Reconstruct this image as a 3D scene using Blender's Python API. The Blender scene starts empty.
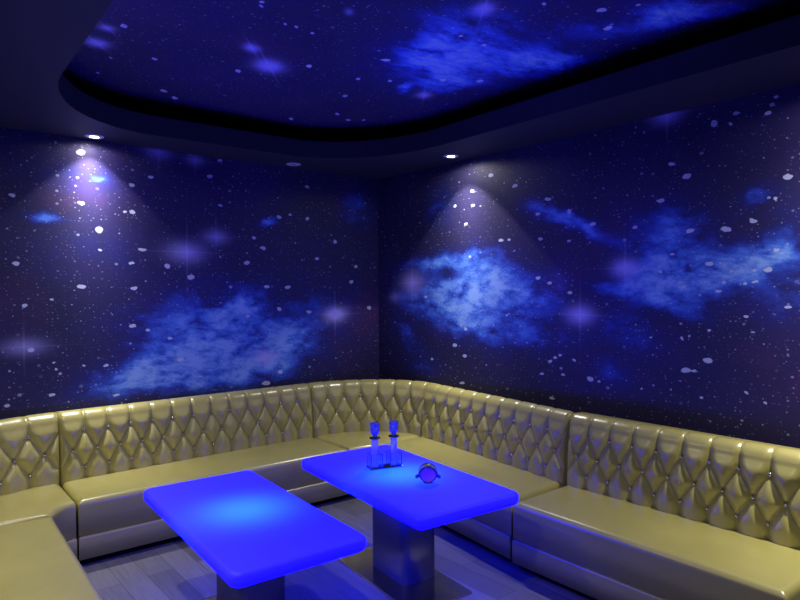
import bpy, bmesh, math, random
import numpy as np
from mathutils import Vector, Matrix
random.seed(7)
S = bpy.context.scene
COL = S.collection
PI = math.pi
# ------------------------------------------------------------------ print of the wallpaper (metres on each surface)
LEFT_NEBULA = [(2.153,1.31,0.482,0.304,1.0,0),(2.5,1.543,0.203,0.117,0.8,25),(1.796,1.046,0.48,0.122,0.9,12),(2.633,1.159,0.441,0.187,0.6,0),(2.233,1.007,0.54,0.145,0.8,0),(2.923,1.272,0.53,0.176,0.6,20),(1.289,2.463,0.305,0.113,0.3,0),(1.036,2.15,0.11,0.027,0.7,0),(1.387,2.446,0.067,0.029,0.6,0),(3.635,2.424,0.166,0.171,0.45,0),(1.348,1.922,0.42,0.214,0.15,0),(2.719,2.24,0.076,0.034,0.9,0),(3.291,1.666,0.702,0.549,0.12,0)]
LEFT_FLARES = [(2.014,1.967,0.137,0.078,0.8),(2.253,2.097,0.094,0.056,0.6),(3.399,1.443,0.113,0.065,1.2),(2.679,1.096,0.105,0.051,0.85),(1.799,2.717,0.091,0.053,0.6),(2.086,2.694,0.065,0.039,0.5),(0.901,1.292,0.118,0.054,0.5)]
LEFT_STARS = [(1.265,2.643,0.03,0.018),(1.261,2.285,0.025,0.015),(1.376,2.102,0.025,0.021),(0.862,1.846,0.022,0.013),(1.605,2.248,0.02,0.013),(1.607,2.447,0.02,0.013),(1.745,2.522,0.019,0.013),(1.68,1.97,0.032,0.012),(1.6,1.871,0.021,0.012),(1.613,1.686,0.025,0.013),(2.044,1.772,0.026,0.018),(1.26,1.693,0.029,0.013),(0.905,1.573,0.016,0.012),(1.602,1.404,0.024,0.015),(1.95,1.126,0.025,0.016),(1.71,1.37,0.019,0.009),(1.874,1.301,0.02,0.012),(2.521,1.894,0.027,0.015),(2.052,1.772,0.024,0.016),(2.67,2.025,0.028,0.017),(2.587,2.106,0.018,0.012),(2.825,2.299,0.022,0.015),(2.933,2.324,0.018,0.011),(3.106,2.302,0.019,0.013),(2.208,2.582,0.021,0.014),(2.293,2.713,0.02,0.013),(3.109,2.587,0.023,0.014),(3.405,2.11,0.019,0.014),(3.208,1.947,0.019,0.013),(3.642,1.884,0.02,0.013),(3.583,1.741,0.023,0.018),(2.695,0.752,0.024,0.015),(2.705,0.803,0.036,0.017),(2.822,0.956,0.029,0.016),(2.687,0.873,0.038,0.017),(2.908,1.693,0.03,0.015),(2.704,1.693,0.025,0.015),(2.817,1.503,0.021,0.014),(3.119,1.469,0.026,0.015),(3.794,1.49,0.024,0.021),(2.526,1.451,0.019,0.01),(1.078,1.171,0.012,0.007),(1.09,1.128,0.012,0.007),(1.412,1.123,0.015,0.009),(1.267,1.135,0.01,0.008),(0.799,0.909,0.018,0.012),(0.942,1.269,0.021,0.013),(1.071,1.604,0.012,0.007),(1.381,1.959,0.013,0.009),(1.858,1.854,0.021,0.018),(1.478,0.906,0.021,0.009),(1.555,2.244,0.014,0.009),(1.064,0.952,0.018,0.01),(0.845,2.301,0.017,0.011),(2.289,2.357,0.019,0.011)]
RIGHT_NEBULA = [(1.339,1.698,0.373,0.212,1.0,0),(0.93,1.573,0.353,0.138,0.9,-20),(0.869,1.903,0.47,0.07,0.8,5),(1.845,1.617,0.353,0.166,0.6,0),(0.537,1.524,0.317,0.11,0.6,-20),(1.225,1.392,0.426,0.149,0.55,0),(0.394,1.243,0.25,0.093,0.45,-35),(1.749,1.311,0.449,0.123,0.4,0),(2.281,2.084,0.276,0.063,0.75,-22),(1.984,2.218,0.207,0.051,0.5,-25),(2.893,1.991,0.244,0.162,0.7,0),(3.108,1.737,0.329,0.131,0.95,8),(2.795,1.713,0.254,0.127,0.8,0),(2.795,1.586,0.284,0.057,0.6,-15),(3.333,1.806,0.253,0.068,0.6,18),(3.488,1.865,0.145,0.066,0.5,10),(3.411,2.148,0.101,0.033,0.5,25),(3.538,1.591,0.188,0.163,0.3,0),(2.549,1.117,0.143,0.094,0.3,-20),(0.668,0.987,0.157,0.072,0.35,0),(0.873,2.399,0.148,0.174,0.3,0),(3.586,1.914,0.094,0.215,0.3,0),(2.586,1.386,0.402,0.132,0.3,-15)]
RIGHT_FLARES = [(0.497,1.726,0.137,0.092,0.8),(0.251,1.596,0.074,0.047,0.4),(2.28,1.477,0.103,0.063,0.9),(2.622,1.794,0.091,0.059,0.9),(2.905,2.726,0.088,0.049,0.8)]
RIGHT_STARS = [(3.256,1.999,0.029,0.016),(3.575,2.253,0.021,0.013),(3.03,2.337,0.028,0.015),(2.867,2.211,0.028,0.014),(2.937,2.424,0.02,0.012),(3.188,2.617,0.019,0.016),(3.31,2.649,0.017,0.011),(3.476,2.617,0.016,0.011),(3.516,2.695,0.015,0.009),(3.283,2.598,0.011,0.008),(2.384,2.103,0.026,0.015),(2.693,2.051,0.019,0.011),(3.048,2.004,0.024,0.012),(3.401,2.032,0.017,0.011),(3.512,2.147,0.011,0.009),(3.523,1.863,0.016,0.009),(3.161,1.801,0.021,0.013),(3.478,1.756,0.024,0.014),(3.412,1.758,0.012,0.007),(3.412,1.691,0.015,0.007),(3.36,1.686,0.011,0.007),(3.577,1.553,0.017,0.01),(3.365,1.499,0.011,0.008),(3.155,1.233,0.027,0.016),(3.025,1.162,0.03,0.015),(3.073,1.16,0.018,0.008),(2.359,1.037,0.024,0.015),(2.429,1.031,0.013,0.008),(3.0,1.355,0.011,0.01),(3.161,1.411,0.012,0.008),(3.371,1.064,0.01,0.007),(3.115,1.003,0.012,0.008),(3.465,1.019,0.01,0.008),(2.801,1.351,0.011,0.006),(1.461,2.573,0.025,0.014),(1.705,2.453,0.026,0.015),(2.011,2.318,0.028,0.012),(1.921,2.217,0.023,0.011),(2.191,2.205,0.017,0.017),(1.939,2.031,0.023,0.01),(1.92,1.743,0.023,0.013),(2.027,1.704,0.02,0.01),(2.198,1.631,0.021,0.011),(1.184,2.207,0.019,0.013),(1.254,2.472,0.022,0.013),(1.264,2.356,0.02,0.011),(1.563,2.049,0.027,0.013),(1.644,2.043,0.016,0.012),(2.191,2.0,0.017,0.008),(1.228,1.931,0.017,0.011),(0.686,1.598,0.02,0.013),(1.049,1.19,0.024,0.014),(1.179,1.332,0.02,0.013),(1.166,1.106,0.025,0.012),(1.13,0.875,0.028,0.012),(-0.175,1.485,0.033,0.02),(2.026,1.134,0.018,0.01),(2.07,1.16,0.02,0.009),(2.23,1.158,0.015,0.01),(1.954,1.032,0.018,0.009),(2.138,1.043,0.02,0.009),(2.042,0.865,0.023,0.009),(2.113,1.185,0.013,0.007),(0.761,1.048,0.019,0.011),(1.056,2.37,0.018,0.011),(3.043,1.369,0.008,0.007),(2.937,1.871,0.016,0.007),(2.861,1.762,0.017,0.009),(3.006,1.672,0.012,0.007),(3.212,1.641,0.017,0.008),(3.402,1.405,0.012,0.005),(2.74,1.013,0.01,0.006),(2.931,1.035,0.009,0.007),(3.396,2.044,0.01,0.006)]
CEIL_NEBULA = [(2.413,2.588,0.193,0.215,0.8,-37),(2.464,2.818,0.24,0.206,0.7,-37),(2.777,3.027,0.17,0.162,0.8,-38),(2.643,3.279,0.054,0.085,0.8,-37),(3.045,1.646,0.133,0.118,0.9,-38),(2.875,1.928,0.212,0.124,0.5,-38),(3.026,2.409,0.242,0.159,0.7,-37),(2.821,2.505,0.299,0.242,0.5,-38),(3.04,1.481,0.294,0.098,0.6,-38),(2.246,2.26,0.304,0.394,0.35,-38),(2.8,2.731,0.499,0.496,0.35,-37)]
CEIL_FLARES = [(1.732,3.461,0.078,0.105,1.0,-38),(1.53,3.264,0.039,0.06,0.8,-38),(0.828,3.714,0.054,0.061,0.9,-38),(0.823,3.473,0.036,0.041,0.7,-38),(2.213,2.13,0.049,0.066,1.0,-37),(2.843,3.316,0.049,0.067,0.8,-38),(1.711,2.557,0.02,0.034,0.5,-37)]
CEIL_STARS = [(2.679,1.785,0.021,0.023,1,-37),(2.887,1.888,0.02,0.026,1,-37),(0.885,3.394,0.016,0.022,1,-35),(1.924,3.314,0.016,0.026,1,-38),(1.619,3.655,0.015,0.025,1,-37),(1.379,4.32,0.02,0.032,1,-37),(1.49,4.429,0.018,0.03,1,-38),(1.147,3.765,0.016,0.022,1,-35),(2.291,3.325,0.013,0.024,1,-39),(2.416,3.668,0.017,0.027,1,-36),(2.61,4.076,0.018,0.032,1,-38),(2.771,4.165,0.016,0.029,1,-40),(2.872,4.088,0.015,0.029,1,-37),(2.395,4.413,0.016,0.032,1,-38),(2.945,2.874,0.02,0.023,1,-37),(2.74,3.006,0.02,0.023,1,-37),(2.236,2.952,0.03,0.019,1,-37),(3.393,2.46,0.019,0.024,1,-36),(2.77,1.648,0.011,0.014,1,-38),(2.403,1.918,0.009,0.013,1,-41),(2.347,2.43,0.012,0.016,1,-35),(2.535,2.441,0.013,0.014,1,-39),(1.694,2.883,0.009,0.013,1,-41),(1.59,2.868,0.009,0.015,1,-36),(2.478,3.23,0.011,0.019,1,-38),(0.943,4.215,0.011,0.019,1,-38),(0.944,3.901,0.006,0.017,1,-39),(1.342,2.76,0.009,0.013,1,-36),(1.324,2.722,0.011,0.013,1,-38),(1.528,2.87,0.009,0.013,1,-36),(1.59,2.868,0.009,0.013,1,-36)]

# ------------------------------------------------------------------ node helpers
class NT:
    def __init__(s, name):
        s.mat = bpy.data.materials.new(name); s.mat.use_nodes = True
        s.t = s.mat.node_tree; s.t.nodes.clear()
        s.out = s.n('ShaderNodeOutputMaterial'); s.b = s.n('ShaderNodeBsdfPrincipled')
        s.l(s.b.outputs[0], s.out.inputs[0])
    def n(s, t, **k):
        x = s.t.nodes.new(t)
        for a, v in k.items(): setattr(x, a, v)
        return x
    def l(s, a, b): s.t.links.new(a, b)
    def put(s, sock, v):
        if isinstance(v, bpy.types.NodeSocket): s.l(v, sock)
        else: sock.default_value = v
    def math(s, op, a, b=None, c=None, clamp=False):
        x = s.n('ShaderNodeMath', operation=op, use_clamp=clamp)
        for i, v in enumerate((a, b, c)):
            if v is not None: s.put(x.inputs[i], v)
        return x.outputs[0]
    def coords(s): return s.n('ShaderNodeTexCoord').outputs['Object']
    def mapping(s, v, loc=(0,0,0), rot=(0,0,0), scale=(1,1,1), typ='POINT'):
        x = s.n('ShaderNodeMapping', vector_type=typ); s.l(v, x.inputs[0])
        x.inputs['Location'].default_value = loc; x.inputs['Rotation'].default_value = rot; x.inputs['Scale'].default_value = scale
        return x.outputs[0]
    def noise(s, v, scale, detail=4, rough=.55, dist=0.):
        x = s.n('ShaderNodeTexNoise'); s.l(v, x.inputs['Vector'])
        x.inputs['Scale'].default_value = scale; x.inputs['Detail'].default_value = detail
        x.inputs['Roughness'].default_value = rough; x.inputs['Distortion'].default_value = dist
        return x.outputs[0]
    def ramp(s, f, stops):
        x = s.n('ShaderNodeValToRGB'); s.put(x.inputs[0], f); e = x.color_ramp.elements
        while len(e) < len(stops): e.new(.5)
        for el, (p, c) in zip(e, stops): el.position = p; el.color = (*c, 1)
        return x.outputs[0]
    def mix(s, f, a, b, op='MIX'):
        x = s.n('ShaderNodeMix', data_type='RGBA', blend_type=op)
        s.put(x.inputs[0], f); 
        for i, v in ((6, a), (7, b)):
            s.put(x.inputs[i], (*v, 1) if isinstance(v, tuple) and len(v) == 3 else v)
        return x.outputs[2]
    def r2(s, v, x, y, rx, ry, rot=0):
        m = s.mapping(v, (x, y, 0), (0, 0, math.radians(rot)), (rx, ry, 1), 'TEXTURE')
        d = s.n('ShaderNodeVectorMath', operation='DOT_PRODUCT'); s.l(m, d.inputs[0]); s.l(m, d.inputs[1])
        return d.outputs['Value']
    def bump(s, h, strength=.2, dist=.01):
        x = s.n('ShaderNodeBump'); s.l(h, x.inputs['Height']); x.inputs['Strength'].default_value = strength
        x.inputs['Distance'].default_value = dist; s.l(x.outputs[0], s.b.inputs['Normal'])
    def set(s, **k):
        for a, v in k.items():
            a = a.replace('_', ' ')
            if isinstance(v, tuple) and len(v) == 3: v = (*v, 1)
            s.put(s.b.inputs[a], v)
        return s

def plain(name, col, rough=.5, metal=0., spec=.5, **k):
    return NT(name).set(Base_Color=col, Roughness=rough, Metallic=metal, Specular_IOR_Level=spec, **k).mat

def galaxy(name, nebula, flares, stars, xz, base=(.024,.021,.07), gain=1., seed=0.):
    """printed star-field wallpaper: nebula clouds, flare stars, discs, fine star dust"""
    t = NT(name)
    v = t.coords()
    if xz: v = t.mapping(v, rot=(-PI/2, 0, 0))       # wall x,z -> x,y
    # flatten third axis
    sx = t.n('ShaderNodeSeparateXYZ'); t.l(v, sx.inputs[0])
    cx = t.n('ShaderNodeCombineXYZ'); t.l(sx.outputs[0], cx.inputs[0]); t.l(sx.outputs[1], cx.inputs[1])
    v = cx.outputs[0]
    vs = t.mapping(v, loc=(seed, seed*.7, seed))
    # cloud mask
    warp = t.n('ShaderNodeTexNoise'); t.l(vs, warp.inputs['Vector']); warp.inputs['Scale'].default_value = 3.; warp.inputs['Detail'].default_value = 3
    wv = t.n('ShaderNodeVectorMath', operation='MULTIPLY_ADD'); t.l(warp.outputs['Color'], wv.inputs[0])
    wv.inputs[1].default_value = (.34, .22, 0); wv.inputs[2].default_value = (-.17, -.11, 0)
    wadd = t.n('ShaderNodeVectorMath', operation='ADD'); t.l(v, wadd.inputs[0]); t.l(wv.outputs[0], wadd.inputs[1])
    acc = 0.
    for (x, y, rx, ry, amp, rot) in nebula:
        g = t.math('POWER', .3679, t.r2(wadd.outputs[0], x, y, rx, ry, rot))
        acc = t.math('MULTIPLY_ADD', g, amp, acc)
    vst = t.mapping(vs, scale=(1., 1.9, 1.), rot=(0, 0, .22))
    n1 = t.noise(vst, 4.2, 8, .62, .35)
    n2 = t.noise(vst, 12., 7, .66, .2)
    cl = t.math('MULTIPLY_ADD', n1, 3.0, -1.0)
    cl = t.math('MULTIPLY_ADD', n2, 1.25, t.math('SUBTRACT', cl, .52), clamp=True)
    acc = t.math('POWER', t.math('MULTIPLY', acc, 1., clamp=True), 1.1)   # overlapping clouds level off
    fine = t.noise(vst, 40., 4, .7)
    cl = t.math('MULTIPLY', cl, t.math('MULTIPLY_ADD', fine, 1.1, .45))
    neb = t.math('MULTIPLY', acc, t.math('MULTIPLY_ADD', cl, .80, .20))
    colr = t.ramp(neb, [(0, base), (.14, (.016,.022,.16)), (.32, (.03,.08,.50)), (.55, (.085,.24,.80)), (.9, (.30,.52,.95))])
    # large soft violet/navy drift in the ground
    drift = t.noise(vs, .9, 2, .5)
    ground = t.ramp(drift, [(.3, (.0,.0,.0)), (.55, (.008,.004,.035)), (.75, (.02,.008,.07))])
    colr = t.mix(1., colr, ground, 'ADD')
    red = t.noise(t.mapping(vs, loc=(9, 3, 0)), 1.3, 3, .5)
    colr = t.mix(1., colr, t.ramp(red, [(.58, (0,0,0)), (.8, (.05,.008,.012))]), 'ADD')
    # dust stars: three voronoi layers
    dust = 0.
    for k, (sc, r0, r1, pw, thr) in enumerate(((8., .04, .13, 4., .5), (17., .05, .17, 4., .45), (34., .07, .2, 3., .55))):
        vo = t.n('ShaderNodeTexVoronoi', voronoi_dimensions='2D')
        t.l(t.mapping(vs, loc=(k*3.3, k*1.7, 0), scale=(1., 1.25, 1.)), vo.inputs['Vector']); vo.inputs['Scale'].default_value = sc
        sc_ = t.n('ShaderNodeSeparateColor'); t.l(vo.outputs['Color'], sc_.inputs[0])
        rad = t.math('MULTIPLY_ADD', t.math('POWER', sc_.outputs[0], pw), r1 - r0, r0)
        on = t.math('GREATER_THAN', sc_.outputs[1], thr)
        st = t.math('MULTIPLY', t.math('SUBTRACT', rad, vo.outputs['Distance']), 30., clamp=True)
        st = t.math('MULTIPLY', st, t.math('MULTIPLY', on, t.math('MULTIPLY_ADD', t.math('POWER', sc_.outputs[2], 1.7), .85, .12)))
        dust = st if k == 0 else t.math('MAXIMUM', dust, st)
    colr = t.mix(t.math('MULTIPLY', dust, .8), colr, (.55, .58, .82))
    # individual star discs, slightly ragged
    rag = t.n('ShaderNodeVectorMath', operation='MULTIPLY_ADD')
    t.l(warp2 := t.n('ShaderNodeTexNoise').outputs['Color'], rag.inputs[0]); warp2.node.inputs['Scale'].default_value = 22.
    t.l(vs, warp2.node.inputs['Vector'])
    rag.inputs[1].default_value = (.03, .03, 0); rag.inputs[2].default_value = (-.015, -.015, 0)
    radd = t.n('ShaderNodeVectorMath', operation='ADD'); t.l(v, radd.inputs[0]); t.l(rag.outputs[0], radd.inputs[1])
    disc = 0.
    for st in stars:
        x, y, rx, ry = st[:4]; rot = st[5] if len(st) > 5 else 0
        d = t.math('SUBTRACT', 1.35, t.r2(radd.outputs[0], x, y, rx*.95, ry*.95, rot))
        d = t.math('MULTIPLY', d, 2.2, clamp=True)
        disc = t.math('MAXIMUM', d, disc)
    colr = t.mix(t.math('MULTIPLY', disc, .95), colr, (.62, .68, .88))
    # flares: glow, core and a thin cross
    acc = 0.
    for f in flares:
        x, y, rx, ry, amp = f[:5]; rot = f[5] if len(f) > 5 else 0
        q = t.r2(v, x, y, rx, ry, rot)
        acc = t.math('MULTIPLY_ADD', t.math('POWER', .3679, q), amp, acc)
        if ry > .035:
            acc = t.math('MULTIPLY_ADD', t.math('POWER', .3679, t.r2(v, x, y, .006, ry*2.6, rot)), amp*.3, acc)
            acc = t.math('MULTIPLY_ADD', t.math('POWER', .3679, t.r2(v, x, y, rx*2.2, .005, rot)), amp*.2, acc)
    colr = t.mix(t.math('MULTIPLY', acc, 1., clamp=True), colr, (.50, .46, 1.))
    if gain != 1.: colr = t.mix(1., colr, (gain,)*3, 'MULTIPLY')
    t.set(Base_Color=colr, Roughness=.55, Specular_IOR_Level=.35)
    return t.mat

# ------------------------------------------------------------------ materials
M = {}
def drops(name, nebula, flares, stars, cuts, seed):
    """the print comes in wallpaper drops: one material per strip, each with the motifs that reach into it"""
    out = []
    for k in range(len(cuts)-1):
        a, b = cuts[k], cuts[k+1]
        near = lambda f, q: f[0]+q*max(f[2], f[3]) > a and f[0]-q*max(f[2], f[3]) < b
        out.append(galaxy(name, [f for f in nebula if near(f, 3.)], [f for f in flares if near(f, 3.2)], [f for f in stars if near(f, 1.6)], True, seed=seed))
    return out
CUT_L = [-1., 1.55, 2.45, 5.]
CUT_R = [-1., .75, 1.6, 2.5, 3.1, 9.]
M['wall_left'] = drops('galaxy_wallpaper_left', LEFT_NEBULA, LEFT_FLARES, LEFT_STARS, CUT_L, 2.)
M['wall_right'] = drops('galaxy_wallpaper_right', RIGHT_NEBULA, RIGHT_FLARES, RIGHT_STARS, CUT_R, 5.)
M['wall_plain'] = galaxy('galaxy_wallpaper_plain', [(1.5,1.2,.8,.3,.7,10)], [(2.2,1.9,.1,.07,.7)], [(1.,1.8,.04,.02)], True, seed=11.)
M['ceil'] = galaxy('galaxy_ceiling_print', CEIL_NEBULA, CEIL_FLARES, CEIL_STARS, False, gain=1.35, seed=17.)
M['soffit'] = plain('navy_ceiling_paint', (.026,.025,.045), .65)
M['black'] = plain('black_paint', (.004,.004,.006), .8, spec=.1)
def leather():
    t = NT('gold_leather'); v = t.coords()
    n = t.noise(v, 3., 3)
    c = t.ramp(n, [(.3, (.425,.385,.108)), (.7, (.495,.45,.132))])
    t.set(Base_Color=c, Roughness=.37, Metallic=0., Specular_IOR_Level=.7, Coat_Weight=.9, Coat_Roughness=.26, Coat_IOR=1.65)
    t.bump(t.math('MULTIPLY_ADD', t.noise(v, 260., 2), .25, t.noise(v, 9., 4)), .12, .006)
    return t.mat
M['leather'] = leather()
M['crystal'] = plain('crystal_button', (.75,.75,.8), .12, 1.)
def steel(name, col, rough):
    t = NT(name); v = t.mapping(t.coords(), scale=(3., 3., 160.))
    n = t.noise(v, 6., 3)
    t.set(Base_Color=col, Metallic=1., Roughness=t.math('MULTIPLY_ADD', n, .12, rough))
    return t.mat
M['steel'] = steel('brushed_steel', (.15,.145,.16), .48)
M['plate'] = steel('polished_steel_plate', (.5,.48,.46), .12)
def glow_top():
    t = NT('glowing_blue_acrylic'); v = t.coords()
    q = t.math('POWER', .3679, t.r2(v, 0., 0., .205, .20))
    wide = t.math('POWER', .3679, t.r2(v, 0, 0, .5, .8))
    c = t.mix(q, (.0008, .0, 1.), (.003, .05, 1.))
    st = t.math('MULTIPLY_ADD', wide, GLOW*.6, GLOW*.7)
    t.set(Base_Color=(.07,.06,.09), Roughness=.5, Specular_IOR_Level=.3, Emission_Color=c, Emission_Strength=st)
    return t.mat
GLOW = 7.0
M['glow'] = glow_top()
def planks():
    t = NT('grey_wood_planks'); v = t.coords()
    m = t.mapping(v, rot=(0, 0, PI/2 - .03))
    b = t.n('ShaderNodeTexBrick'); t.l(m, b.inputs['Vector']); b.offset = .37
    b.inputs['Color1'].default_value = (.11,.105,.105,1); b.inputs['Color2'].default_value = (.24,.23,.225,1); b.inputs['Mortar'].default_value = (.05,.05,.05,1)
    b.inputs['Scale'].default_value = 1.; b.inputs['Mortar Size'].default_value = .0015; b.inputs['Brick Width'].default_value = 1.1; b.inputs['Row Height'].default_value = .148
    g = t.noise(t.mapping(v, scale=(26., 1.6, 1.)), 2.2, 6, .6, .4)
    c = t.mix(.55, b.outputs['Color'], t.ramp(g, [(.3, (.45,.45,.45)), (.7, (1.05,1.05,1.05))]), 'MULTIPLY')
    t.set(Base_Color=c, Roughness=.42, Specular_IOR_Level=.4)
    return t.mat
M['floor'] = planks()
def clear(name, col, rough=.04, trans=1.):
    return NT(name).set(Base_Color=col, Roughness=rough, Transmission_Weight=trans, IOR=1.46).mat
M['acrylic'] = clear('clear_acrylic', (.86,.88,.95))
M['glass'] = clear('clear_glass', (.72,.74,.95), .3, .75)
M['cap_glass'] = clear('tinted_cap_glass', (.30,.30,.70), .25, .6)
M['dark_acrylic'] = plain('dark_acrylic', (.03,.03,.05), .2)
M['ring_white'] = plain('white_lamp_trim', (.75,.75,.78), .35)
M['lens_off'] = plain('unlit_lens', (.4,.4,.42), .3)
M['lens_on'] = NT('lit_lens').set(Base_Color=(.8,.8,.8), Emission_Color=(1.,.95,.86), Emission_Strength=30.).mat
M['dish_blue'] = plain('dark_glaze', (.05,.06,.14), .25)
M['dish_light'] = plain('pale_glaze', (.35,.38,.6), .3)
M['dish_red'] = plain('red_glaze', (.75,.17,.22), .35)

# ------------------------------------------------------------------ object helpers
def link(name, me, mat, parent=None, loc=None):
    o = bpy.data.objects.new(name, me); COL.objects.link(o)
    if mat and not me.materials: me.materials.append(mat)
    if parent: o.parent = parent
    if loc is not None: o.location = loc
    return o
def mesh(name, verts, faces, smooth=False, flip=False):
    me = bpy.data.meshes.new(name); me.from_pydata([tuple(v) for v in verts], [], faces); me.validate()
    bm = bmesh.new(); bm.from_mesh(me); bmesh.ops.recalc_face_normals(bm, faces=bm.faces); bm.to_mesh(me); bm.free()
    if smooth: me.polygons.foreach_set('use_smooth', [True]*len(me.polygons))
    me.update(); return me
def bm_mesh(name, bm, smooth=False):
    bmesh.ops.recalc_face_normals(bm, faces=bm.faces)
    me = bpy.data.meshes.new(name); bm.to_mesh(me); bm.free()
    if smooth: me.polygons.foreach_set('use_smooth', [True]*len(me.polygons))
    return me
def thing(name, label, cat, loc, rotz=0., group=None):
    o = bpy.data.objects.new(name, None); COL.objects.link(o); o.location = loc; o.rotation_euler = (0, 0, rotz)
    o.empty_display_size = .1; o['label'] = label; o['category'] = cat
    if group: o['group'] = group
    return o
def struct(o, label):
    o['kind'] = 'structure'; o['label'] = label; return o
def rounded_rect(hx, hy, r, n=8, bow=0.):
    pts = []
    for k, (sx, sy) in enumerate(((1,1),(-1,1),(-1,-1),(1,-1))):
        for i in range(n+1):
            a = PI/2*k + PI/2*i/n
            pts.append((sx*(hx-r)+r*math.cos(a), sy*(hy-r)+r*math.sin(a)))
    return pts
def lathe(prof, seg=24):
    vs, fs = [], []
    for (r, z) in prof:
        for i in range(seg):
            a = 2*PI*i/seg; vs.append((r*math.cos(a), r*math.sin(a), z))
    for j in range(len(prof)-1):
        for i in range(seg):
            a, b = j*seg+i, j*seg+(i+1)%seg
            fs.append((a, b, b+seg, a+seg))
    fs.append(tuple(range(seg))[::-1]); fs.append(tuple(range((len(prof)-1)*seg, len(prof)*seg)))
    return vs, fs
def rings(outline_fn, prof):
    """stack of outlines: prof = [(inset, z)]"""
    vs, fs = [], []; n = None
    for (ins, z) in prof:
        o = outline_fn(ins); n = len(o); vs += [(x, y, z) for x, y in o]
    for j in range(len(prof)-1):
        for i in range(n):
            a, b = j*n+i, j*n+(i+1) % n
            fs.append((a, b, b+n, a+n))
    fs.append(tuple(range(n))[::-1]); fs.append(tuple(range((len(prof)-1)*n, len(prof)*n)))
    return vs, fs
def box_bm(bm, x0, x1, y0, y1, z0, z1, bev=0., seg=2):
    m = Matrix.Translation(((x0+x1)/2, (y0+y1)/2, (z0+z1)/2)) @ Matrix.Diagonal((x1-x0, y1-y0, z1-z0, 1))
    g = bmesh.ops.create_cube(bm, size=1., matrix=m)
    if bev:
        es = list({e for v in g['verts'] for e in v.link_edges})
        bmesh.ops.bevel(bm, geom=es, offset=bev, segments=seg, affect='EDGES', profile=.5)

# ------------------------------------------------------------------ room shell
HC = 2.74           # soffit height
HT = 3.02           # recessed ceiling height
CX, CY = 3.612, 4.91
SL, SR = .0289, -.03
XL, YB = -.30, -1.30
p_c = Vector((CX, CY)); p_l = Vector((XL, CY - SL*(CX-XL))); p_r = Vector((CX + SR*(YB-CY), YB)); p_b = Vector((XL, YB))
def wall(name, a, b, mat, label, cuts=None, h=3.1, th=.1):
    # local x runs from a to b, local z up, the room lies on local -y
    L = (b-a).length; ang = math.atan2(b.y-a.y, b.x-a.x)
    bm = bmesh.new(); box_bm(bm, 0, L, 0, th, 0, h)
    if cuts:
        for c in cuts[1:-1]:
            bmesh.ops.bisect_plane(bm, geom=bm.verts[:]+bm.edges[:]+bm.faces[:], plane_co=(c, 0, 0), plane_no=(1, 0, 0))
        bm.faces.ensure_lookup_table()
        for f_ in bm.faces:
            x = f_.calc_center_median().x; f_.material_index = max(k for k in range(len(cuts)-1) if x > cuts[k])
    me = bm_mesh(name, bm)
    for m_ in (mat if cuts else [mat]): me.materials.append(m_)
    o = link(name, me, None, loc=(a.x, a.y, 0)); o.rotation_euler = (0, 0, ang)
    return struct(o, label)
wall('wall_left', p_l, p_c, M['wall_left'], 'dark blue galaxy wallpaper wall left of the room corner', CUT_L)
wall('wall_right', p_c, p_r, M['wall_right'], 'dark blue galaxy wallpaper wall right of the room corner', CUT_R)
wall('wall_back', p_r, p_b, M['wall_plain'], 'galaxy wallpaper wall behind the viewer')
wall('wall_side', p_b, p_l, M['wall_plain'], 'galaxy wallpaper wall beside the foreground sofa')
bm = bmesh.new(); box_bm(bm, XL-.1, p_r.x+.1, YB-.1, CY+.1, -.1, 0)
struct(link('floor', bm_mesh('floor', bm), M['floor']), 'grey wood plank floor')
bm = bmesh.new(); box_bm(bm, XL-.1, p_r.x+.1, YB-.1, CY+.1, HT, HT+.08)
struct(link('ceiling', bm_mesh('ceiling', bm), M['ceil']), 'galaxy printed ceiling panel inside the recess')
# recess opening
OX0, OX1, OY0, OY1 = .612, 3.135, -.35, 4.445
def opening(grow, n=18):
    hx, hy = (OX1-OX0)/2+grow, (OY1-OY0)/2+grow
    cx, cy = (OX0+OX1)/2, (OY0+OY1)/2
    rx, ry = .76+grow*.6, .97+grow*.6                   # the corners are wide sweeps
    pts = []
    for k, (sx, sy) in enumerate(((1,1),(-1,1),(-1,-1),(1,-1))):
        for i in range(n+1):
            a = PI/2*k + PI/2*i/n
            pts.append((cx+sx*(hx-rx)+rx*math.cos(a), cy+sy*(hy-ry)+ry*math.sin(a)))
    return pts
def plate_with_hole(outer, inner, z0, z1):
    bm = bmesh.new()
    def loop(pts): 
        vs = [bm.verts.new((x, y, z0)) for x, y in pts]
        return [bm.edges.new((vs[i], vs[(i+1) % len(vs)])) for i in range(len(vs))]
    es = loop(outer) + loop(inner)
    g = bmesh.ops.triangle_fill(bm, edges=es, use_beauty=True)
    fs = [f for f in g['geom'] if isinstance(f, bmesh.types.BMFace)]
    e = bmesh.ops.extrude_face_region(bm, geom=fs)
    bmesh.ops.translate(bm, verts=[v for v in e['geom'] if isinstance(v, bmesh.types.BMVert)], vec=(0, 0, z1-z0))
    return bm
room = [(p_b.x, p_b.y), (p_r.x, p_r.y), (p_c.x, p_c.y), (p_l.x, p_l.y)]
struct(link('trim_1', bm_mesh('trim_1', plate_with_hole(room, opening(0), HC, HC+.135)), M['soffit']), 'dark navy ceiling border around the recess')
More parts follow.
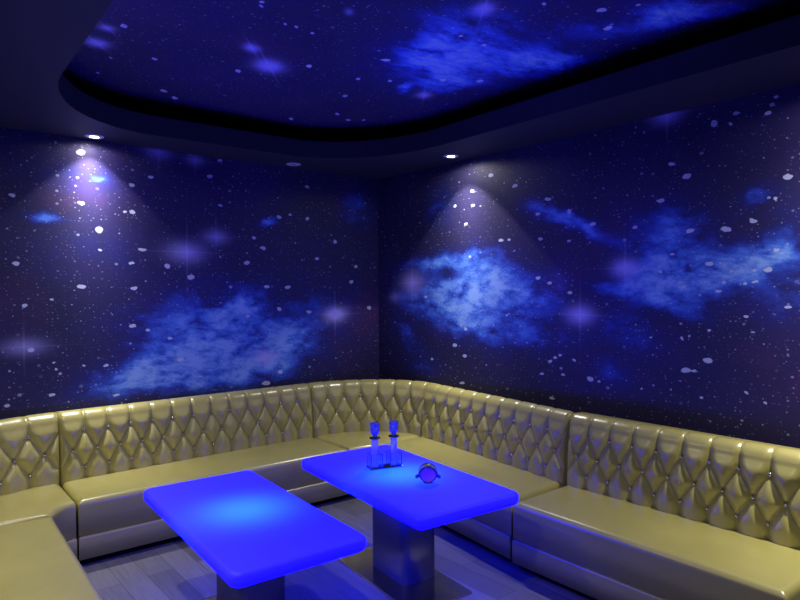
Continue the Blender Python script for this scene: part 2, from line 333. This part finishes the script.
# black cove wall standing on the border
ov, iv = opening(.27), opening(.25)
n = len(ov); vs = []
for z in (HC+.135, HT): vs += [(x, y, z) for x, y in ov]
for z in (HC+.135, HT): vs += [(x, y, z) for x, y in iv]
fs = []
for i in range(n):
    j = (i+1) % n
    fs += [(i, j, n+j, n+i), (2*n+j, 2*n+i, 3*n+i, 3*n+j), (i, 2*n+i, 2*n+j, j), (n+i, n+j, 3*n+j, 3*n+i)]
struct(link('trim_2', mesh('trim_2', vs, fs), M['black']), 'black upstand at the back of the ceiling recess')

# ------------------------------------------------------------------ downlights
def downlight(x, y, on, label, power=0., beam=()):
    t = thing('ceiling_spotlight', label, 'spotlight', (x, y, HC), 0, 'recessed spotlights in the ceiling border')
    vs, fs = lathe([(.030, -.001), (.034, -.0075), (.056, -.006), (.062, -.0025), (.062, .0005)], 32)
    fs = fs[:-2]
    link('trim_ring', mesh('trim_ring', vs, fs, True), M['ring_white'], t)
    vs, fs = lathe([(.031, -.0015), (.028, -.004), (.0, -.005)], 24)
    fs = fs[:-2]
    link('lens', mesh('lens', vs, fs, True), M['lens_on'] if on else M['lens_off'], t)
    if on:
        l = bpy.data.lights.new('spot_beam', 'SPOT'); l.energy = power; l.spot_size = math.radians(172); l.spot_blend = .05
        l.shadow_soft_size = .022; l.color = (1., .955, .90); l.use_nodes = True
        nt = l.node_tree; em = next(x for x in nt.nodes if x.type == 'EMISSION')
        ge = nt.nodes.new('ShaderNodeNewGeometry'); sp = nt.nodes.new('ShaderNodeSeparateXYZ'); nt.links.new(ge.outputs['Incoming'], sp.inputs[0])
        ab = nt.nodes.new('ShaderNodeMath'); ab.operation = 'ABSOLUTE'; nt.links.new(sp.outputs[2], ab.inputs[0])
        ac = nt.nodes.new('ShaderNodeMath'); ac.operation = 'ARCCOSINE'; nt.links.new(ab.outputs[0], ac.inputs[0])
        dv = nt.nodes.new('ShaderNodeMath'); dv.operation = 'DIVIDE'; nt.links.new(ac.outputs[0], dv.inputs[0]); dv.inputs[1].default_value = PI/2
        rp = nt.nodes.new('ShaderNodeValToRGB'); nt.links.new(dv.outputs[0], rp.inputs[0]); e = rp.color_ramp.elements
        while len(e) < len(beam): e.new(.5)
        for el, (deg, v) in zip(e, beam): el.position = deg/90.; el.color = (v, v, v, 1)
        nt.links.new(rp.outputs[0], em.inputs['Strength'])
        o = bpy.data.objects.new('spot_beam', l); COL.objects.link(o); o.parent = t; o.location = (0, 0, -.035)
    return t
# candela curves of the lamps: (degrees off the axis, relative intensity)
NARROW = [(0, .7), (5, .66), (10, .52), (20, .27), (30, .135), (40, .065), (44.5, .048), (46.5, .010), (78, .005), (85, 0.)]
MEDIUM = [(0, .6), (6, .55), (12, .42), (20, .26), (30, .16), (40, .095), (44.5, .07), (46.5, .018), (78, .008), (85, 0.)]
SOFT = [(0, .6), (6, .55), (12, .42), (20, .27), (30, .15), (40, .08), (50, .04), (62, .018), (78, .008), (85, 0.)]
FLOOD = [(0, .9), (10, .8), (20, .55), (35, .25), (50, .12), (65, .07), (78, .035), (85, 0.)]
downlight(1.027, 4.722, True, 'lit ceiling spotlight over the left galaxy wall', 360., NARROW)
downlight(3.451, 3.694, True, 'lit ceiling spotlight over the right galaxy wall near the room corner', 360., MEDIUM)
downlight(2.591, 4.735, False, 'unlit ceiling spotlight over the left wall near the room corner')
downlight(3.47, .86, True, 'lit ceiling spotlight over the near end of the right sofa', 600., SOFT)
downlight(.22, 3.15, True, 'lit ceiling spotlight over the foreground sofa', 150., FLOOD)
downlight(.22, 1.5, True, 'lit ceiling spotlight beside the viewer', 150., FLOOD)
downlight(1.9, -.85, True, 'added fill spotlight, unseen behind the viewer', 100., FLOOD)  # unseen flood added behind the camera to brighten floor, tabletops and sofa fronts

# ------------------------------------------------------------------ sofas
ZT = .85                       # top of the backrests
ROWS = (.725, .597, .482)      # heights of the three button rows
def poly_len(p): return [0.] + [sum((p[i+1]-p[i]).length for i in range(k+1)) for k in range(len(p)-1)]
def sample(path, n):
    """n+1 evenly spaced (point, normal to the room) along a plan polyline; the room lies to its right"""
    L = poly_len(path); T = L[-1]; out = []
    for k in range(n+1):
        s = T*k/n; i = 0
        while i < len(L)-2 and L[i+1] < s: i += 1
        f = (s-L[i])/(L[i+1]-L[i]); p = path[i].lerp(path[i+1], f)
        out.append(p)
    res = []
    for k, p in enumerate(out):
        d = (out[min(k+1, n)] - out[max(k-1, 0)]).normalized()
        res.append((p, Vector((d.y, -d.x))))
    return res, T
def bezier(p0, p1, p2, p3, n=60):
    p0, p1, p2, p3 = map(Vector, (p0, p1, p2, p3)); o = []
    for k in range(n+1):
        t = k/n; o.append(p0*(1-t)**3 + p1*3*t*(1-t)**2 + p2*3*t*t*(1-t) + p3*t**3)
    return o
FN = 60                        # rows of the mesh on the front face
def profile(T):
    """(offset, z, normal_offset, normal_z, tuft weight) from the seat up over the top and down behind"""
    pts = []; rake = .035; zc = ZT-.062; r = .062
    n = FN
    for i in range(n+1):
        f = i/n; z = .37+(zc-.37)*f
        pts.append((-rake*f + .010*math.sin(PI*f), z, 1., .05, 1.))
    for i in range(1, 11):
        a = PI/2*i/10; pts.append((-rake-r+r*math.cos(a), zc+r*math.sin(a), math.cos(a), math.sin(a), 1.-.35*i/10))
    back = -rake-T+.02
    for i in range(1, 7):
        f = i/6; pts.append((-rake-r+(back+.03+rake+r)*f, ZT-.004*f, 0., 1., .65*(1-f)))
    for i in range(1, 5):
        a = PI/2*i/4; pts.append((back+.03-.03*math.sin(a), ZT-.004-.03*(1-math.cos(a)), -math.sin(a), math.cos(a), 0.))
    pts.append((back, .2, -1., 0., 0.)); pts.append((0., .2, 1., 0., 0.))
    return pts
def tuft(u, z, p, N):
    """(pillow height, crease depth) at a place on the face"""
    q = u/p; zt, zm, zb = ROWS
    if z > zm: w = .5*(zt-z)/(zt-zm)
    else: w = .5 + .5*(zm-z)/(zm-zb)
    fr = lambda x: abs(x-round(x))
    if 0 <= w <= 1:
        g = math.sqrt((1/p)**2 + (.5/((zt-zb)/2))**2)
        d = min(fr(q+w), fr(q-w))/g
    else: d = fr(q)*p
    d = min(d, max(u, 0.), max(N*p-u, 0.))
    up = min(max((z-zt)/(.80-zt), 0.), 1.); up = up*up*(3-2*up)      # towards the top the pleats close to fine folds
    D = .060-.030*up; f = min(d/D, 1.)
    h = (.033-.018*up)*(1-(1-f)**2.2)
    c = .010*math.exp(-(d/.0042)**2)
    for (row, zz) in ((0, zt), (1, zm), (2, zb)):                    # dimples at the buttons
        if abs(z-zz) < .05:
            off = .5 if row == 1 else 0.
            k = round(q-off)+off
            if 0 < k < N:
                r2 = ((q-k)*p)**2 + (z-zz)**2
                c += .009*math.exp(-r2/.00035)
    return h, c
def relief(N, p, per, prof):
    """height field of a whole backrest, its pillows softened the way foam rounds them"""
    nu = N*per+1; nv = len(prof)
    Hh = np.zeros((nu, nv)); Cc = np.zeros((nu, nv))
    for k in range(nu):
        for i, (o, z, no, nz, wt) in enumerate(prof):
            if wt > 0: Hh[k, i], Cc[k, i] = tuft(p*k/per, min(z, ZT), p, N)
    for _ in range(3):
        A = np.pad(Hh, ((1, 1), (0, 0)), mode='edge'); Hh = .25*A[:-2]+.5*A[1:-1]+.25*A[2:]
        A = np.pad(Hh, ((0, 0), (1, 1)), mode='edge'); Hh = .25*A[:, :-2]+.5*A[:, 1:-1]+.25*A[:, 2:]
    edge = np.minimum(np.arange(nu), nu-1-np.arange(nu))*p/per
    Hh = Hh*np.clip(edge/.02, 0, 1)[:, None]**.5
    return (Hh-Cc)*np.array([q[4] for q in prof])[None, :]
def backrest(path, N, T, parent, loc, per=24, buttons=True):
    smp, L = sample(path, N*per); p = L/N; prof = profile(T); m = len(prof)
    R = relief(N, p, per, prof)
    vs, fs = [], []
    for k, (pt, nr) in enumerate(smp):
        for i, (o, z, no, nz, wt) in enumerate(prof):
            h = float(R[k, i])
            # vertical pleats only once the face has turned over the top
            oo = o + h*no; zz = z + h*nz*.55
            vs.append((pt.x + nr.x*oo - loc[0], pt.y + nr.y*oo - loc[1], zz - loc[2]))
    for k in range(N*per):
        for i in range(m):
            j = (i+1) % m
            a, b = k*m+i, k*m+j
            fs.append((a, b, b+m, a+m))
    fs.append(tuple(range(m))); fs.append(tuple(range(N*per*m, (N*per+1)*m))[::-1])
    me = mesh('backrest', vs, fs, True)
    o = link('backrest', me, M['leather'], parent)
    if buttons:
        for row, zz in enumerate(ROWS):
            ks = [i+.5 for i in range(N)] if row == 1 else list(range(1, N))
            for k in ks:
                pt, nr = smp[int(round(k*per))]
                f = (zz-.37)/(ZT-.062-.37); off = -.035*f + .010*math.sin(PI*f) + float(R[int(round(k*per)), int(round(f*FN))]) + .0135
                b = link('button', BUTTON, M['crystal'], o, (pt.x+nr.x*off-loc[0], pt.y+nr.y*off-loc[1], zz-loc[2]))
    return o
bm = bmesh.new(); bmesh.ops.create_icosphere(bm, subdivisions=2, radius=.0105); BUTTON = bm_mesh('button', bm, True)

def ruled(name, back, front, z0, z1, r, crown, mat, parent, loc, nu=48, nv=24):
    """a cushion between two plan curves with a rolled top edge"""
    B, Lb = sample(back, nu); F, Lf = sample(front, nu)
    L = max((Lb+Lf)/2, .2); vs, fs = [], []
    def ease(d, seg):                                       # non-uniform parameters that crowd the edges
        return d
    us = sorted(set([0., .1*r/L, .3*r/L, .6*r/L, r/L] + [i/nu for i in range(1, nu)] + [1-r/L, 1-.6*r/L, 1-.3*r/L, 1-.1*r/L, 1.]))
    us = [u for u in us if 0 <= u <= 1]
    W = sum((B[i][0]-F[i][0]).length for i in range(nu+1))/(nu+1)
    vsn = sorted(set([0., .1*r/W, .3*r/W, .6*r/W, r/W] + [i/nv for i in range(1, nv)] + [1-r/W, 1-.6*r/W, 1-.3*r/W, 1-.1*r/W, 1.]))
    def at(u, v):
        x = u*nu; i = min(int(x), nu-1); f = x-i
        a = B[i][0].lerp(B[i+1][0], f); b = F[i][0].lerp(F[i+1][0], f)
        return a.lerp(b, v)
    nU, nV = len(us), len(vsn)
    for u in us:
        for v in vsn:
            e = min(u*L, (1-u)*L, v*W, (1-v)*W)/r
            e = min(max(e, 0.), 1.)
            z = z1 - r*(1-math.sqrt(max(0., 1-(1-e)**2))) + crown*math.sin(PI*u)**.5*math.sin(PI*v)
            q = at(u, v); vs.append((q.x-loc[0], q.y-loc[1], z-loc[2]))
    for i in range(nU-1):
        for j in range(nV-1):
            a = i*nV+j; fs.append((a, a+1, a+nV+1, a+nV))
    # skirt
    loop = [i*nV for i in range(nU)] + [(nU-1)*nV+j for j in range(1, nV)] + [i*nV+nV-1 for i in range(nU-2, -1, -1)] + [j for j in range(nV-2, 0, -1)]
    base = len(vs)
    for k in loop: vs.append((vs[k][0], vs[k][1], z0-loc[2]))
    n = len(loop)
    for k in range(n): fs.append((loop[k], loop[(k+1) % n], base+(k+1) % n, base+k))
    fs.append(tuple(base+k for k in range(n)))
    return link(name, mesh(name, vs, fs, True), mat, parent)
def shrink(curve, d0, d1):
    """trim a plan curve by d0 / d1 metres at its ends"""
    L = poly_len(curve)[-1]; s, _ = sample(curve, 60)
    a, b = d0/L, 1-d1/L
    out = []
    for k in range(61):
        x = (a+(b-a)*k/60)*60; i = min(int(x), 59); out.append(s[i][0].lerp(s[i+1][0], x-i))
    return out
def offset(curve, d):
    s, _ = sample(curve, 60)
    return [p + n*d for p, n in s]
def sofa(label, path, front, N, T, buttons=True, seat_back=-.03):
    s, L = sample(path, 2); c = s[1][0]
    loc = (round(c.x, 3), round(c.y, 3), 0.)
    t = thing('sofa_section', label, 'sofa', loc, 0, 'gold tufted sofa sections along the walls')
    backrest(path, N, T, t, loc, buttons=buttons)
    bc = shrink(offset(path, seat_back), .004, .004); fc = shrink(front, .004, .004)
    ruled('seat_cushion', bc, fc, .19, .405, .034, .014, M['leather'], t, loc)
    ruled('base_panel', bc, offset(fc, .010), .052, .188, .014, 0., M['leather'], t, loc)
    ruled('toe_kick', bc, offset(fc, -.055), .0, .052, .002, 0., M['black'], t, loc)
    return t
V2 = lambda *a: [Vector(p) for p in a]
sofa('long gold tufted sofa section along the left galaxy wall', V2((.775, 4.605), (2.72, 4.66)), V2((.775, 4.10), (2.72, 4.105)), 13, .17)
sofa('curved gold tufted sofa section in the room corner behind the two glass shakers',
     bezier((2.725, 4.66), (3.10, 4.672), (3.43, 4.41), (3.465, 4.095)), bezier((2.725, 4.105), (2.80, 4.105), (2.93, 4.10), (2.945, 4.05)), 7, .14)
sofa('straight gold tufted sofa section right of the curved corner one', V2((3.460, 4.085), (3.317, 2.50)), V2((2.945, 4.04), (2.795, 2.48)), 10, .12)
sofa('gold tufted sofa section at the right edge, its seat end showing', V2((3.310, 2.472), (3.340, .985)), V2((2.775, 2.455), (2.79, 1.0)), 10, .19)
sofa('curved gold tufted sofa section at the left edge, behind the foreground seat',
     bezier((.06, 3.955), (.08, 4.33), (.40, 4.60), (.77, 4.605)), bezier((.62, 3.955), (.63, 4.03), (.70, 4.09), (.77, 4.10)), 6, .14)
sofa('gold sofa section with a broad plain seat nearest the viewer at lower left', V2((.06, 1.75), (.06, 3.95)), V2((.61, 1.75), (.62, 3.95)), 14, .2)

# ------------------------------------------------------------------ light-up tables
def light_table(x, y, rot, hx, hy, label):
    t = thing('light_table', label, 'table', (x, y, 0), rot, 'glowing blue tables')
    prof = [(.10, .528), (.05, .529), (.024, .533), (.009, .542), (.001, .555), (.0, .580), (.002, .589), (.007, .596), (.015, .600)]
    def outl(ins):
        pts = rounded_rect(hx-ins, hy-ins, max(.042-ins*.5, .012), 8)
        return [(a, b) for a, b in pts]
    vs, fs = rings(outl, prof)
    me = mesh('tabletop', vs, fs, True)
    for p in me.polygons: p.use_smooth = len(p.vertices) == 4
    link('tabletop', me, M['glow'], t)['label'] = 'glowing blue top with a paler blue centre'
    def co(ins): return rounded_rect(.118-ins, .18-ins, .045-ins, 8)
    vs, fs = rings(co, [(0, .012), (0, .5195)]); me = mesh('column', vs, fs); 
    for p in me.polygons: p.use_smooth = len(p.vertices) == 4
    c = link('column', me, M['steel'], t, (.055, .055, 0)); c['label'] = 'brushed steel column'
    def bo(ins): return rounded_rect(.20-ins, .41-ins, .014, 5)
    vs, fs = rings(bo, [(0., 0.), (0., .0095), (.002, .012)])
    link('base_plate', mesh('base_plate', vs, fs), M['plate'], t, (.014, .025, 0))['label'] = 'polished steel base plate'
    return t
light_table(1.252, 2.815, math.radians(-1.8), .306, .640, 'glowing blue table in front, with nothing on it')
light_table(2.205, 2.800, math.radians(-4.0), .332, .640, 'glowing blue table holding two glass shakers, nearer the room corner')

# ------------------------------------------------------------------ things on the far table
ZTAB = .6005
RX, RY, RA = 2.222, 2.972, math.radians(-15)
rk = thing('acrylic_rack', 'clear acrylic rack with two square cups on the far glowing table', 'rack', (RX, RY, ZTAB), RA)
bm = bmesh.new(); box_bm(bm, -.103, .103, -.042, .042, 0., .008, .002)
link('base', bm_mesh('base', bm), M['dark_acrylic'], rk)
SD = .061
for cx_ in (-SD, SD):
    bm = bmesh.new(); a = .037; w = .005
    z0, z1 = .0085, .085
    box_bm(bm, cx_-a, cx_+a, -a, -a+w, z0, z1); box_bm(bm, cx_-a, cx_+a, a-w, a, z0, z1)
    box_bm(bm, cx_-a, cx_-a+w, -a+w, a-w, z0, z1); box_bm(bm, cx_+a-w, cx_+a, -a+w, a-w, z0, z1)
    link('cup', bm_mesh('cup', bm), M['acrylic'], rk)
bm = bmesh.new(); box_bm(bm, -.0235, .0235, -.004, .004, .0085, .09, .003)
link('divider', bm_mesh('divider', bm), M['acrylic'], rk)
def shaker(dx, label, rot):
    t = thing('glass_shaker', label, 'shaker', (RX + dx*math.cos(RA), RY + dx*math.sin(RA), ZTAB+.0088), rot, 'glass shakers in the rack')
    vs, fs = lathe([(.020, 0.), (.0225, .003), (.0225, .06), (.0195, .075), (.0195, .160), (.0205, .165)], 24)
    link('body', mesh('body', vs, fs, True), M['glass'], t)
    vs, fs = lathe([(.018, .1652), (.031, .1665), (.034, .170), (.031, .1735), (.018, .175)], 24)
    link('collar', mesh('collar', vs, fs, True), M['dark_acrylic'], t)
    vs, fs = lathe([(.013, .1752), (.0145, .188), (.024, .200), (.0275, .210), (.0275, .232), (.0255, .236), (.0280, .241), (.0280, .257), (.0255, .2595)], 12)
    cp = link('cap', mesh('cap', vs, fs), M['cap_glass'], t)
    bm = bmesh.new()
    for k in range(8):
        an = 2*PI*k/8
        bmesh.ops.create_icosphere(bm, subdivisions=1, radius=.0045, matrix=Matrix.Translation((.0268*math.cos(an), .0268*math.sin(an), .249 if k % 2 else .226)))
    link('studs', bm_mesh('studs', bm, True), M['dark_acrylic'], cp)
    return t
shaker(-SD, 'glass shaker in the left cup of the clear rack', .2)
shaker(SD, 'glass shaker in the right cup of the clear rack', .5)

# small hooded dish with a reddish inside
ds = thing('open_pot', 'small round dark pot with a reddish opening on the far glowing table', 'pot', (2.222, 2.575, ZTAB), math.radians(-40))
R_, CZ = .054, .0545
tilt = Matrix.Translation((0, 0, CZ)) @ Matrix.Rotation(math.radians(101), 4, 'X')      # lathe axis z -> towards the seat side (-y), a little down
def spun(name, prof, mat, parent, a0=0., a1=2*PI, seg=36):
    vs, fs = [], []; closed = a1-a0 > 2*PI-.01
    cols = seg if closed else seg+1
    for r, z in prof:
        for i in range(cols):
            an = a0+(a1-a0)*i/seg; vs.append(tilt @ Vector((r*math.cos(an), r*math.sin(an), z)))
    for j in range(len(prof)-1):
        for i in range(seg):
            q, q2 = j*cols+i, j*cols+(i+1) % cols
            fs.append((q, q2, q2+cols, q+cols))
    return link(name, mesh(name, vs, fs, True), mat, parent)
arc = [(R_*math.sin(math.radians(a)), -R_*math.cos(math.radians(a))) for a in range(2, 123, 6)]
spun('bowl', arc + [(.041, .029), (.036, .024), (.001, .018)], M['dish_blue'], ds)
spun('inside', [(.0395, .0285), (.036, .0262), (.020, .0225), (.001, .0215)], M['dish_red'], ds)['label'] = 'reddish opening'
ring = [((R_+.0012)*math.sin(math.radians(a)), -(R_+.0012)*math.cos(math.radians(a))) for a in (100, 104, 109, 114)]
spun('band', ring, M['dish_light'], ds, .25, PI-.25, 24)['label'] = 'pale band over the opening'
bm = bmesh.new(); bmesh.ops.create_cone(bm, cap_ends=True, segments=28, radius1=.026, radius2=.022, depth=.008, matrix=Matrix.Translation((0, 0, .004)))
link('foot', bm_mesh('foot', bm), M['dish_blue'], ds)
for sx in (-1, 1):
    bm = bmesh.new(); bmesh.ops.create_uvsphere(bm, u_segments=14, v_segments=8, radius=.014, matrix=Matrix.Translation((sx*.058, -.012, .038)) @ Matrix.Rotation(sx*.7, 4, 'Y') @ Matrix.Diagonal((1., .6, .75, 1)))
    link('lug', bm_mesh('lug', bm, True), M['dish_blue'], ds)

# ------------------------------------------------------------------ camera, world
yaw, pitch, roll = (math.radians(a) for a in (51.7, -.8, -.33))
f = Vector((math.cos(yaw)*math.cos(pitch), math.sin(yaw)*math.cos(pitch), math.sin(pitch)))
r = Vector((math.sin(yaw), -math.cos(yaw), 0)); u = r.cross(f)
r2 = r*math.cos(roll) + u*math.sin(roll); u2 = u*math.cos(roll) - r*math.sin(roll)
cam = bpy.data.cameras.new('camera'); co = bpy.data.objects.new('camera', cam); COL.objects.link(co)
m = Matrix((( r2.x, u2.x, -f.x, 0), (r2.y, u2.y, -f.y, 0), (r2.z, u2.z, -f.z, 1.65), (0, 0, 0, 1)))
co.matrix_world = m
cam.sensor_width = 36.; cam.lens = 622/800*36.; cam.clip_start = .02
S.camera = co
w = bpy.data.worlds.new('world'); S.world = w; w.use_nodes = True
w.node_tree.nodes['Background'].inputs[0].default_value = (.01, .01, .03, 1)
w.node_tree.nodes['Background'].inputs[1].default_value = .1
S.view_settings.view_transform = 'Standard'; S.view_settings.look = 'None'
S.view_settings.exposure = 0.; S.view_settings.gamma = 1.; S.view_settings.use_curve_mapping = False
S.cycles.use_denoising = True
S.cycles.max_bounces = 8; S.cycles.sample_clamp_indirect = 4.
